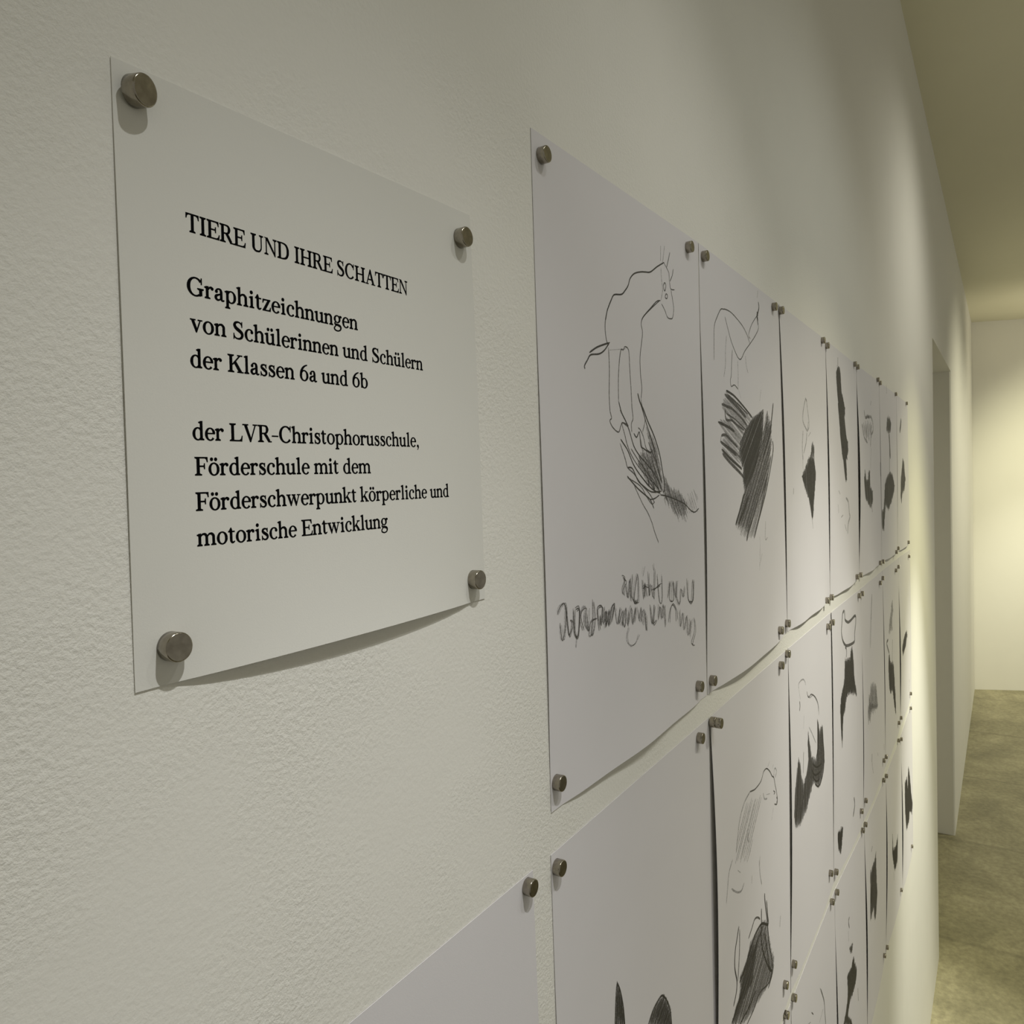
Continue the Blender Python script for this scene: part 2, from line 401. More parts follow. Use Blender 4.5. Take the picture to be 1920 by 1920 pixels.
('s',1,3.4,[170,431,255,445,350,462]),
('s',1,2.12,[183,417,174,429]),
('s',2,2.98,[183,449,265,468,360,486,409,496]),
('s',1,3.4,[190,459,275,481,370,502,432,518]),
('s',1,1.7,[241,362,348,373,474,395]),
('s',1,1.7,[210,436,339,454,387,467]),
('h',2,1.6,1.5,-0.787,0.617,[560,359,664,340,711,329,696,382,667,429,602,479,540,516,455,548,418,529,422,494,375,462,392,430,474,389]),
('h',0,2.4,2.6,-0.761,0.649,[432,521,541,511,668,424,756,338,833,359,823,426,743,538,656,610,538,677,437,674,363,656,317,633,371,600,427,559]),
('h',1,1.8,6.5,-0.759,0.651,[432,521,541,511,668,424,772,338,831,371,823,426,728,538,584,608,465,659,329,633,383,601,427,559]),
('h',0,3,3.4,0.945,0.328,[247,308,560,359,432,413,375,462,420,515,196,459,170,431,224,408,152,386,228,373,197,342]),
('s',2,2.98,[866,304,834,353,813,384,760,422,692,464]),
('s',2,2.55,[711,329,696,382,668,424]),
('s',1,2.55,[773,330,750,380,697,429]),
('s',1,2.98,[838,414,845,441,779,509,708,568,609,632,537,680]),
('s',1,2.55,[811,457,746,517,677,576,593,643]),
('s',1,3.4,[525,628,465,659,442,682]),
('s',2,3.4,[427,559,371,600,317,634]),
('s',2,2.55,[479,565,408,607,347,635])]),
('stray_lines',[('s',0,1.36,[704,642,691,692,722,689]),
('s',0,1.36,[615,681,617,748]),
('s',0,1.36,[610,713,593,772]),
('s',0,1.36,[593,761,641,729])])],
'A3':[('animal_outline',[('s',0,3,[486,251,434,289,407,330,459,353,504,366]),
('s',0,3,[497,254,520,292,549,342,504,366]),
('s',1,4,[485,255,501,263]),
('s',1,2.5,[533,332,505,362]),
('s',0,3,[411,365,383,422,395,465]),
('s',0,3,[492,370,470,406,410,443]),
('s',0,3,[577,367,526,383])]),
('drawn_shadow',[('h',2,4,2.6,0.118,0.993,[579,437,651,463,681,516,652,569,618,617,606,650,564,675,534,633,492,595,415,561,363,520,437,493,501,467]),
('h',1,3.5,3,0.132,0.991,[617,399,653,414,651,463,577,448,589,419]),
('s',0,4,[564,671,582,706]),
('s',1,3,[177,557,169,576]),
('s',0,4,[390,497,386,447])])],
'A4':[('drawn_shadow',[('h',2,7,4,0.433,0.901,[340,66,407,75,436,117,442,162,520,203,561,231,530,276,565,334,635,372,648,406,612,445,464,448,403,367,366,293,340,235,314,172,290,106]),
('s',1,5,[351,32,346,68]),
('h',2,7,4,0.425,0.905,[439,399,640,393,647,414,562,447,580,494,579,538,559,553,514,519,474,458,438,422])]),
('animal_outline',[('s',0,5,[536,616,621,636,643,684,666,701,593,730,562,773]),
('s',0,5,[365,695,425,687]),
('s',0,5,[476,729,529,759]),
('s',0,5,[270,638,287,674]),
('s',0,5,[303,582,347,598])])],
'A5':[('animal_outline',[('s',0,6,[269,197,326,230,452,220,582,217,661,251,657,285,570,311,529,372]),
('s',0,6,[162,269,220,309,280,335,403,353]),
('s',0,6,[584,202,613,234]),
('s',0,7,[325,233,421,218,500,225]),
('s',0,6,[594,131,558,155]),
('h',0,6,9,0.475,0.88,[162,272,418,243,611,253,603,310,341,347])]),
('drawn_shadow',[('h',2,7,5,0.349,0.937,[274,485,314,539,376,547,431,496,486,492,483,577,596,593,606,639,545,686,417,671,268,628,224,539]),
('s',0,5,[561,376,513,484]),
('s',1,6,[530,674,567,709])])],
'A6':[('animal_outline',[('h',1,9,6,0.127,0.992,[446,165,576,171,639,207,589,249,498,265,371,258,370,199]),
('s',1,14,[499,261,535,320,568,415]),
('s',1,12,[531,352,513,490])]),
('drawn_shadow',[('h',2,9,6,0.063,0.998,[536,490,692,515,825,578,745,631,548,685,405,717,240,692,217,704,133,826,41,824,21,712,134,715,190,629,223,559,400,517]),
('s',1,8,[-28,446,-9,522]),
('s',0,8,[385,-13,399,36])])],
'A7':[('animal_outline',[('s',2,16,[376,137,338,177,255,228])]),
('drawn_shadow',[('h',1,10,7,0.044,0.999,[472,401,599,414,620,473,705,543,591,612,395,639,320,696,267,661,290,547,376,480]),
('s',2,14,[488,489,466,601])])],
'B1':[('drawn_shadow',[('h',2,1.2,0.9,0.024,1.0,[290,298,307,320,321,353,327,389,274,366,281,322]),
('s',2,1.6,[290,298,307,320,321,353,327,389]),
('s',1,1.6,[290,298,281,322,272,365])]),
('drawn_shadow',[('h',1,1.2,1.1,-0.782,0.624,[567,433,601,459,621,486,625,519,468,451,497,434,532,430]),
('h',2,1.2,3,-0.921,0.391,[567,433,601,459,621,486,625,519,500,465,523,445,545,435]),
('s',2,1.6,[462,448,497,434,532,430,567,433,601,459,621,486,628,520])])],
'B2':[('animal_outline',[('s',1,1.6,[421,268,449,273,495,279,567,278,599,265,618,262,650,265,694,283,726,303,753,314,772,338,792,363,804,383,797,397,758,387]),
('s',0,1.6,[753,313,758,296,775,293,795,307,773,319]),
('s',0,1.6,[734,286,748,277]),
('s',0,1.5,[663,264,696,255]),
('s',0,2,[421,269,359,275,331,284,304,296,281,315,263,341,245,367]),
('s',1,1.5,[744,347,768,358,750,358]),
('s',1,2.5,[791,377,804,385,790,394]),
('s',0,2,[596,316,614,336,652,344]),
('s',0,1.5,[639,331,691,342]),
('s',0,1.5,[742,393,713,419]),
('h',0,2,5.5,-0.83,0.558,[403,284,577,321,515,347,393,430,233,384,269,324,336,298]),  # shade of the paper fold put in as faint grey hatching
('s',0,2,[202,369,157,385,137,415,118,442]),
('s',0,2,[531,472,541,509,563,544]),
('s',0,2.5,[436,480,429,498]),
('s',0,2,[263,413,294,428]),
('s',0,2,[335,466,302,474,249,460,186,431]),
('s',0,2,[403,363,386,371,402,388]),
('s',0,2,[544,464,536,482])]),
('drawn_shadow',[('h',1,1.5,2.6,-0.935,0.355,[557,635,638,664,642,698,690,758,731,790,718,818,668,835,564,824,397,808,298,793,165,736,219,717,284,708,266,669,354,660,402,634,471,637]),
('h',2,1.5,3.2,-0.929,0.371,[493,667,454,709,416,738,304,737,216,758,166,731,252,715,276,673,354,660,401,645]),
('s',2,2.6,[599,578,604,601,632,661,653,725,688,781,698,811]),
('s',2,2.6,[625,605,639,650,644,675,556,642,471,637,412,649,354,671,287,677,265,679]),
('s',1,2,[533,623,504,608,463,598,427,606,380,617]),
('s',2,2.4,[266,546,241,567,218,587,210,622,234,664,222,688,189,704]),
('s',1,2,[274,556,269,606,244,668]),
('s',2,2.4,[553,602,551,633,547,687,586,738,658,800,698,818,668,830,627,837]),
('s',2,2.2,[591,680,625,734,647,782,678,810]),
('s',2,2.4,[568,653,469,670,396,698,305,718,219,725,165,736]),
('s',1,2,[713,804,642,827,516,803,431,811,340,811]),
('s',2,2,[459,777,388,782,300,778,257,776]),
('s',1,2,[835,717,819,743])])],
'B3':[('animal_outline',[('s',0,2,[198,151,200,133,286,134,336,151,340,161]),
('s',1,1.8,[372,186,404,210,474,212,569,238,629,269,639,298]),
('s',1,3,[216,191,214,218]),
('s',0,2,[198,151,228,187]),
('s',1,3,[211,190,219,205,208,219]),
('s',0,2,[397,202,437,217,521,223,606,258,648,287,651,314]),
('s',0,2.5,[304,248,291,290]),
('s',0,2,[410,307,470,336,573,392])]),
('drawn_shadow',[('h',1,3,2.6,-0.05,0.999,[177,357,215,384,232,429,280,454,339,451,393,412,377,352,393,321,427,362,465,416,569,445,605,417,612,316,664,369,734,361,772,471,781,504,695,546,627,551,500,506,415,529,352,553,193,564,91,544,59,507,76,445,135,382]),
('s',2,5,[177,360,158,425,127,485,91,536]),
('s',2,5,[612,322,631,368,616,413,580,447]),
('s',2,4,[734,364,752,426,771,477,744,527,649,554]),
('s',1,4,[389,320,404,397,339,454,277,495,193,559]),
('s',2,2.5,[484,441,589,476,700,489]),
('s',2,2.5,[462,456,544,493,676,511]),
('s',2,2.5,[481,481,564,518,651,530]),
('s',2,2.5,[542,522,605,545,650,548]),
('s',1,3,[286,361,272,424]),
('s',0,3,[395,524,332,559])])],
'B4':[('animal_outline',[('s',1,5,[409,33,418,59,428,74,524,93,625,95,784,93,793,124,748,164,744,193,639,193,465,180,394,164,338,143,302,109,322,74,349,41,397,34]),
('s',2,6,[350,142,382,168]),
('s',2,5,[771,90,810,103]),
('s',1,4,[441,178,462,204,448,225]),
('s',2,6,[417,181,452,191])]),
('drawn_shadow',[('h',2,6,3.6,0.041,0.999,[664,205,694,276,713,338,772,391,794,430,723,405,641,399,567,380,492,377,417,397,361,438,232,417,257,359,330,328,381,293,400,227,582,247,598,220]),
('h',2,6,3.6,0.043,0.999,[237,374,365,394,318,445,283,554,255,490])]),
('drawn_shadow',[('h',1,6,3.6,0.005,1.0,[252,846,262,866,226,907,118,881,128,850]),
('h',2,6,3.6,0.004,1.0,[254,869,223,912,188,942,135,917,108,861,124,838]),
('s',1,5,[640,820,660,856,592,889]),
('s',0,5,[1494,63,1428,171,1364,294])])],
'B5':[('drawn_shadow',[('h',0,8,6,-0.111,0.994,[374,471,604,502,661,623,516,624,292,588,270,519]),
('s',1,8,[279,501,260,582]),
('h',0,8,6,-0.115,0.993,[203,530,673,616,618,630,389,587,317,633,222,618])]),
('pencil_stroke',[('s',1,8,[358,788,344,821]),
('s',0,6,[344,821,391,885]),
('s',0,6,[611,840,624,856]),
('s',0,7,[467,67,418,178])])],
'B6':[('animal_outline',[('h',0,8,7,-0.12,0.993,[565,203,602,267,526,291,536,372,285,355,390,275,490,231]),
('s',1,7,[564,207,480,234]),
('s',1,6,[257,382,162,388,226,424,311,463]),
('s',1,7,[528,418,483,539])]),
('drawn_shadow',[('h',2,9,6,-0.308,0.951,[302,461,413,540,508,535,573,573,619,641,669,772,676,866,614,823,479,686,337,688,271,622,253,523]),
('s',2,9,[623,794,646,851]),
('s',0,7,[-77,867,-69,899])])],
'B7':[('pencil_drawing',[('h',2,11,8,-0.808,0.589,[627,502,653,543,514,589,252,619,195,562,399,518]),
('s',0,9,[792,857,728,927])])],
'C3':[('pencil_drawing',[('s',1,3,[601,210,681,288,697,341,714,389]),
('s',1,4,[393,204,430,227]),
('s',0,3,[370,227,313,209]),
('s',0,3,[453,-121,460,-94]),
('s',0,3,[591,202,590,211]),
('s',0,3,[656,307,566,315])])],
'C4':[('drawn_shadow',[('h',2,6,4,-0.588,0.809,[529,442,642,534,600,576,475,582,372,585,319,610,427,674,456,707,171,592,274,572,329,535,324,450,457,463])]),
('animal_outline',[('h',1,5,4,-0.093,0.996,[520,378,499,405,432,395,403,360]),
('s',1,4,[420,234,391,246,414,279]),
('s',0,4,[380,281,390,330]),
('s',1,5,[666,627,675,688]),
('s',1,5,[341,447,329,535])])],
'C5':[('pencil_drawing',[('h',1,7,5,-0.212,0.977,[468,264,485,373,526,491,441,603,369,565,351,503,175,510,195,371,217,281,324,288,419,279]),
('s',2,10,[323,302,267,377,210,445]),
('s',1,6,[311,184,264,198])])],
'C6':[('pencil_drawing',[('h',2,9,6,-0.216,0.976,[374,462,420,553,578,588,714,554,665,706,501,715,356,569]),
('s',0,7,[440,696,453,748]),
('s',1,8,[370,448,390,506]),
('s',1,8,[708,546,665,587])])],
'C7':[('pencil_drawing',[('h',2,10,7,0.313,0.95,[611,345,736,448,823,567,959,690,900,749,697,671,582,718,377,710,266,566,263,377,466,391,520,481])])]}
MAGNETS=[('S-top left', 0.1447, 0.1268, 0.5, 'tilt'),
('S-top right', 0.3175, 0.1246, 0.53, ''),
('S-bottom left', 0.1492, -0.0494, 0.51, ''),
('S-bottom right', 0.3195, -0.0481, 0.51, ''),
('A1-top left', 0.4019, 0.1941, 0.5, ''),
('A1-top right', 0.6526, 0.2007, 0.5, ''),
('A2-top left', 0.6937, 0.2024, 0.5, ''),
('A2-top right', 0.9452, 0.2012, 0.5, ''),
('A3-top left', 0.9774, 0.2023, 0.91, ''),
('A3-top right', 1.2364, 0.2025, 0.5, ''),
('A4-top left', 1.2694, 0.199, 0.5, ''),
('A4-top right', 1.5324, 0.2009, 0.5, ''),
('A5-top left', 1.5627, 0.1991, 0.5, ''),
('A5-top right', 1.8375, 0.2023, 0.5, ''),
('A6-top left', 1.8713, 0.1986, 0.5, ''),
('A6-top right', 2.1648, 0.1982, 0.5, ''),
('A7-top right', 2.4174, 0.1931, 0.5, ''),
('A1-bottom left', 0.3988, -0.1812, 0.5, ''),
('A1-bottom right', 0.6513, -0.1827, 1.39, ''),
('A2-bottom left', 0.6907, -0.1868, 0.5, ''),
('A2-bottom right', 0.9345, -0.1831, 3.69, ''),
('A3-bottom left', 0.9833, -0.1833, 0.5, ''),
('A3-bottom right', 1.2245, -0.1892, 2.89, ''),
('A4-bottom left', 1.2719, -0.1912, 0.5, ''),
('A4-bottom right', 1.5066, -0.1866, 2.75, ''),
('A5-bottom left', 1.5621, -0.1897, 0.5, ''),
('A5-bottom right', 1.8098, -0.1924, 3.5, ''),
('A6-bottom left', 1.8805, -0.1968, 0.5, ''),
('A6-bottom right', 2.0954, -0.1947, 4.57, ''),
('A7-bottom left', 2.1748, -0.1924, 0.5, ''),
('A7-bottom right', 2.3791, -0.1933, 4.6, ''),
('B0-top right', 0.3622, -0.2285, 0.5, ''),
('B1-top left', 0.3959, -0.2321, 0.5, ''),
('B1-top right', 0.6531, -0.2295, 0.5, ''),
('B2-top left', 0.6859, -0.2242, 1.51, 'inner'),
('B2-top left', 0.7013, -0.229, 1.26, 'outer'),
('B2-top right', 0.9473, -0.2281, 0.5, ''),
('B3-top left', 0.9805, -0.2209, 0.5, ''),
('B3-top right', 1.2425, -0.2322, 0.5, ''),
('B4-top left', 1.2691, -0.23, 1.68, ''),
('B4-top right', 1.5417, -0.2262, 0.5, ''),
('B5-top left', 1.5781, -0.2271, 0.5, ''),
('B5-top right', 1.8298, -0.2382, 0.5, ''),
('B6-top left', 1.8724, -0.2328, 0.5, ''),
('B6-top right', 2.1175, -0.2427, 0.5, ''),
('B7-top left', 2.172, -0.2395, 0.5, ''),
('B7-top right', 2.4321, -0.2374, 0.5, ''),
('B2-bottom right', 0.9374, -0.6173, 1.06, ''),
('B3-bottom left', 0.9843, -0.6177, 0.7, ''),
('B3-bottom right', 1.2283, -0.6103, 0.91, ''),
('B4-bottom left', 1.2737, -0.6287, 0.5, ''),
('B4-bottom right', 1.5278, -0.6274, 1.06, ''),
('B5-bottom left', 1.5825, -0.6274, 0.78, ''),
('B5-bottom right', 1.8424, -0.6334, 1.2, ''),
('B6-bottom left', 1.8856, -0.6389, 0.58, ''),
('B6-bottom right', 2.1306, -0.6303, 1.35, ''),
('B7-bottom left', 2.1852, -0.6325, 0.64, ''),
('B7-bottom right', 2.4221, -0.6279, 1.28, ''),
('C2-top right', 0.941, -0.6571, 0.5, ''),
('C3-top left', 0.982, -0.66, 0.5, ''),
('C3-top right', 1.2374, -0.6594, 0.5, ''),
('C4-top left', 1.2777, -0.6633, 0.5, ''),
('C4-top right', 1.5439, -0.6703, 0.5, ''),
('C5-top left', 1.5769, -0.6721, 0.5, ''),
('C5-top right', 1.8412, -0.6772, 0.5, ''),
('C6-top left', 1.8864, -0.6831, 0.5, ''),
('C6-top right', 2.1281, -0.6746, 0.5, ''),
('C7-top left', 2.1842, -0.688, 0.5, ''),
('C7-top right', 2.4257, -0.671, 0.5, ''),
('C5-bottom right', 1.8104, -1.0562, 1.21, ''),
('C6-bottom left', 1.8614, -1.0652, 0.5, ''),
('C6-bottom right', 2.1382, -1.0632, 1.19, ''),
('C7-bottom right', 2.4067, -1.0628, 1.42, '')]
TEXT=[('TIERE UND IHRE SCHATTEN', [0.1255, 0.2406, 0.7239, 0.2501]), ('Graphitzeichnungen', [0.1258, 0.3479, 0.5478, 0.3533]), ('von Schülerinnen und Schülern', [0.1263, 0.4097, 0.7707, 0.4193]), ('der Klassen 6a und 6b', [0.1264, 0.4708, 0.5701, 0.4758]), ('der LVR-Christophorusschule,', [0.125, 0.5949, 0.7425, 0.6011]), ('Förderschule mit dem', [0.1244, 0.6558, 0.5702, 0.6601]), ('Förderschwerpunkt körperliche und', [0.1235, 0.7166, 0.8541, 0.7236]), ('motorische Entwicklung', [0.1228, 0.7775, 0.6175, 0.7824])]

def sheet_point(key, u, v, lift=0.0):
    TL, TR, BR, BL = SHEETS[key]
    w = ((1-u)*(1-v), u*(1-v), u*v, (1-u)*v)
    x = sum(a*c[0] for a, c in zip(w, (TL, TR, BR, BL))); z = sum(a*c[1] for a, c in zip(w, (TL, TR, BR, BL)))
    return Vector((x, -(sheet_h(u, v, LIFT[key])+lift)/1000, z))

def make_sheet(key, name, mat, nu=22, nv=28, thick=.25):
    bm = bmesh.new()
    us = [i/nu for i in range(nu+1)]; vs = [1-(1-j/nv)**1.25 for j in range(nv+1)]
    us = [u**1.25 for u in us]
    F_ = [[bm.verts.new(sheet_point(key, u, v)) for u in us] for v in vs]
    B_ = [[bm.verts.new(sheet_point(key, u, v, -thick)) for u in us] for v in vs]
    for j in range(nv):
        for i in range(nu):
            bm.faces.new((F_[j][i], F_[j+1][i], F_[j+1][i+1], F_[j][i+1]))
            bm.faces.new((B_[j][i], B_[j][i+1], B_[j+1][i+1], B_[j+1][i]))
    def rim(a, b):
        a = [bm.verts.new(v.co) for v in a]; b = [bm.verts.new(v.co) for v in b]
        for i in range(len(a)-1): bm.faces.new((a[i], a[i+1], b[i+1], b[i]))
    rim(F_[0], B_[0]); rim(B_[-1], F_[-1])
    rim([r[0] for r in B_], [r[0] for r in F_]); rim([r[-1] for r in F_], [r[-1] for r in B_])
    # object origin at the sheet's top left corner
    o0 = Vector((SHEETS[key][0][0], 0, SHEETS[key][0][1]))
    bmesh.ops.translate(bm, verts=bm.verts, vec=-o0)
    o = link_mesh(name, bm, mat, smooth=True); o.location = o0
    return o

def catmull(pts, n):
    if len(pts) < 3 or n < 2: return pts
    out = []
    P = [pts[0]]+pts+[pts[-1]]
    for i in range(1, len(P)-2):
        p0, p1, p2, p3 = P[i-1], P[i], P[i+1], P[i+2]
        for s in range(n):
            t = s/n
            out.append(tuple(.5*(2*p1[k]+(p2[k]-p0[k])*t+(2*p0[k]-5*p1[k]+4*p2[k]-p3[k])*t*t+(3*p1[k]-p0[k]-3*p2[k]+p3[k])*t**3) for k in range(len(p1))))
    out.append(pts[-1])
    return out

def ribbon(bm, key, pts, width, lift, mat, o0, size, taper=True):
    """flat stroke on the sheet; pts are (u, v), width in mm"""
    W, Hh = size
    mm = [(u*W, v*Hh) for u, v in pts]
    L, R = [], []
    for i, (x, y) in enumerate(mm):
        a = mm[max(i-1, 0)]; c = mm[min(i+1, len(mm)-1)]
        dx, dy = c[0]-a[0], c[1]-a[1]; n = math.hypot(dx, dy) or 1
        w = width/2*(.45 if taper and i in (0, len(mm)-1) else 1)
        px_, py_ = -dy/n*w, dx/n*w
        for S_, s in ((L, 1), (R, -1)):
            u, v = (x+s*px_)/W, (y+s*py_)/Hh
            S_.append(bm.verts.new(sheet_point(key, u, v, lift)-o0))
    for i in range(len(mm)-1):
        f = bm.faces.new((L[i], L[i+1], R[i+1], R[i])); f.material_index = mat

def hatch_lines(poly, d, spacing, size, rnd):
    W, Hh = size
    P = [(u*W, v*Hh) for u, v in poly]
    nx, ny = -d[1], d[0]
    s = [x*nx+y*ny for x, y in P]
    t = min(s)+spacing*.5
    while t < max(s):
        tt = t+rnd.uniform(-.3, .3)*spacing
        hits = []
        for i in range(len(P)):
            a, c = s[i], s[(i+1) % len(P)]
            if (a-tt)*(c-tt) < 0:
                k_ = (tt-a)/(c-a)
                x = P[i][0]+(P[(i+1) % len(P)][0]-P[i][0])*k_; y = P[i][1]+(P[(i+1) % len(P)][1]-P[i][1])*k_
                hits.append(x*d[0]+y*d[1])
        hits.sort()
        for a, c in zip(hits[::2], hits[1::2]):
            e = min(1.5+spacing*.5, (c-a)*.2)
            a -= rnd.uniform(-e, e); c += rnd.uniform(-e, e)
            if c-a < 1: continue
            wob = rnd.uniform(-.25, .25)*spacing
            n = max(2, int((c-a)/14)+1)
            yield [((nx*(tt+wob*math.sin(q/n*3))+d[0]*(a+(c-a)*q/n))/W, (ny*(tt+wob*math.sin(q/n*3))+d[1]*(a+(c-a)*q/n))/Hh) for q in range(n+1)]
        t += spacing

def make_drawing(key, parent, items, name):
    bm = bmesh.new(); rnd = random.Random(sum(map(ord, key)))
    o0 = parent.location.copy(); size = (297., 420.)
    lift = .06
    for it in items:
        if it[0] == 's':
            _, tone, w, fl = it
            pts = [(fl[i]/1000, fl[i+1]/1000) for i in range(0, len(fl), 2)]
            ribbon(bm, key, catmull(pts, 4), w, lift, tone, o0, size); lift += .004
        else:
            _, tone, w, sp, dx, dy, fl = it
            pts = [(fl[i]/1000, fl[i+1]/1000) for i in range(0, len(fl), 2)]
            if tone:                                  # smudged graphite under the strokes
                sm = max(2.6, w*.9)
                for ln in hatch_lines(pts, (dx, dy), sm*.8, size, rnd):
                    ribbon(bm, key, ln, sm, lift, 0, o0, size); lift += .0008
            for ln in hatch_lines(pts, (dx, dy), sp, size, rnd):
                ribbon(bm, key, ln, w*rnd.uniform(.8, 1.25), lift, tone, o0, size); lift += .0012
    return link_mesh(name, bm, GRAPHITE, parent)

SHEET_INFO = {
 'A1': ('the goat drawing', 'white sheet with a pencil goat, its scribbled shadow and two lines of handwriting'),
 'A2': ('the thick hatched shadow drawing', 'white sheet with a bent outlined animal above a thick hatched dark shadow'),
 'A3': ('the dark diamond drawing', 'white sheet with a faint little figure above a dark diamond shaped shadow'),
 'A4': ('the long dark streak drawing', 'white sheet with one long dark vertical streak near its left edge'),
 'A5': ('the grey forked shadow drawing', 'white sheet in the top row with a faint smudged animal above a grey forked shadow'),
 'A6': ('the long necked leaf shadow drawing', 'white sheet with a dark leaf shaped shadow hanging from a thin neck'),
 'A7': ('the last top row drawing', 'white sheet nearest the doorway in the top row with a small grey shadow'),
 'B0': ('the blank corner sheet', 'white sheet with no drawing visible, cut by the bottom edge, left of all others'),
 'B1': ('the two grey spikes drawing', 'white sheet under the goat drawing with two dark pointed tips at its bottom'),
 'B2': ('the sloping back drawing', 'white sheet with a thin sloping animal back and a tangled dark shadow below'),
 'B3': ('the brushed animal drawing', 'white sheet with a faint animal outline above a brushed grey shadow with curls'),
 'B4': ('the horned head drawing', 'white sheet with an outlined horned head above a black legged shadow'),
 'B5': ('the pale grey patch drawing', 'white sheet in the middle row with only a pale grey patch and faint strokes'),
 'B6': ('the two legged shadow drawing', 'white sheet in the middle row with a narrow dark two legged shadow'),
 'B7': ('the last middle row drawing', 'white sheet nearest the doorway in the middle row with one short grey stroke'),
 'C2': ('the cut off lower sheet', 'white sheet showing only its top corner at the bottom edge below the tangled shadow'),
 'C3': ('the thin leg lines drawing', 'white sheet in the lowest row with only a few thin curved pencil lines'),
 'C4': ('the twisted lower shadow drawing', 'white sheet in the lowest row with a twisted dark shadow narrowing in the middle'),
 'C5': ('the soft vertical shadow drawing', 'white sheet in the lowest row with a soft grey vertical shadow in its centre'),
 'C6': ('the forked lower shadow drawing', 'white sheet in the lowest row with a small dark shadow forked at the top'),
 'C7': ('the last lower row drawing', 'white sheet nearest the doorway in the lowest row with a ragged dark shadow'),
}
ROWG = {'A': 'drawings in the top row', 'B': 'drawings in the middle row', 'C': 'drawings in the lowest row'}
for key, (short, label) in SHEET_INFO.items():
    o = make_sheet(key, 'drawing_sheet', PAPER)
    tag(o, label, 'drawing', ROWG[key[0]])
    items = DRAWINGS.get(key)
    if items:
        for part, strokes in items:
            make_drawing(key, o, strokes, part)

# ------------------------------------------------------------------ printed sign
sign = tag(make_sheet('S', 'text_sign', CARD), 'square white sign printed with black German text, pinned at four corners', 'sign')

# a book serif, built from strokes (units: 1000 to the em)
def g_stem(x, y0, y1, w, foot=None, head=None):
    out = [('p', [(x-w/2, y0), (x+w/2, y0), (x+w/2, y1), (x-w/2, y1)])]
    if foot:
        l, r = foot
        out.append(('p', [(x-w/2-l, y0), (x+w/2+r, y0), (x+w/2+r, y0+26), (x+w/2, y0+62), (x-w/2, y0+62), (x-w/2-l, y0+26)]))
    if head == 'flag':
        out.append(('p', [(x-w/2-62, y1-52), (x-w/2-62, y1-30), (x+w/2, y1+8), (x+w/2, y1-80), (x-w/2, y1-80)]))
    elif head:
        l, r = head
        out.append(('p', [(x-w/2-l, y1), (x-w/2-l, y1-26), (x-w/2, y1-62), (x+w/2, y1-62), (x+w/2+r, y1-26), (x+w/2+r, y1)]))
    return out
def g_poly(*pts): return [('p', list(pts))]
def g_rect(x0, y0, x1, y1): return g_poly((x0, y0), (x1, y0), (x1, y1), (x0, y1))
def g_rib(*pts): return [('r', list(pts))]
def g_dot(x, y, r): return g_poly(*[(x+r*math.cos(a*math.pi/9), y+r*math.sin(a*math.pi/9)) for a in range(18)])
def g_ring(cx, cy, rx, ry, hair, fat, a0=0, a1=360):
    n = max(8, int(abs(a1-a0)/12)); pts = []
    for i in range(n+1):
        a = math.radians(a0+(a1-a0)*i/n); w = hair+(fat-hair)*abs(math.cos(a))**1.6
        pts.append((cx+(rx-w/2)*math.cos(a), cy+(ry-w/2)*math.sin(a), w))
    return [('R', pts)]
B1_, HR, CW = 92, 32, 108     # lower case stem, hairline, capital stem
F2 = (55, 55)
def arch(x0, x1, foot=True):
    o = g_rib((x0, 330, 26), (x0+70, 410, 46), (x0+150, 428, 58), ((x0+x1)/2+70, 412, 76), (x1-4, 345, 90), (x1, 270, B1_))
    return o+g_stem(x1, 0, 280, B1_, F2)
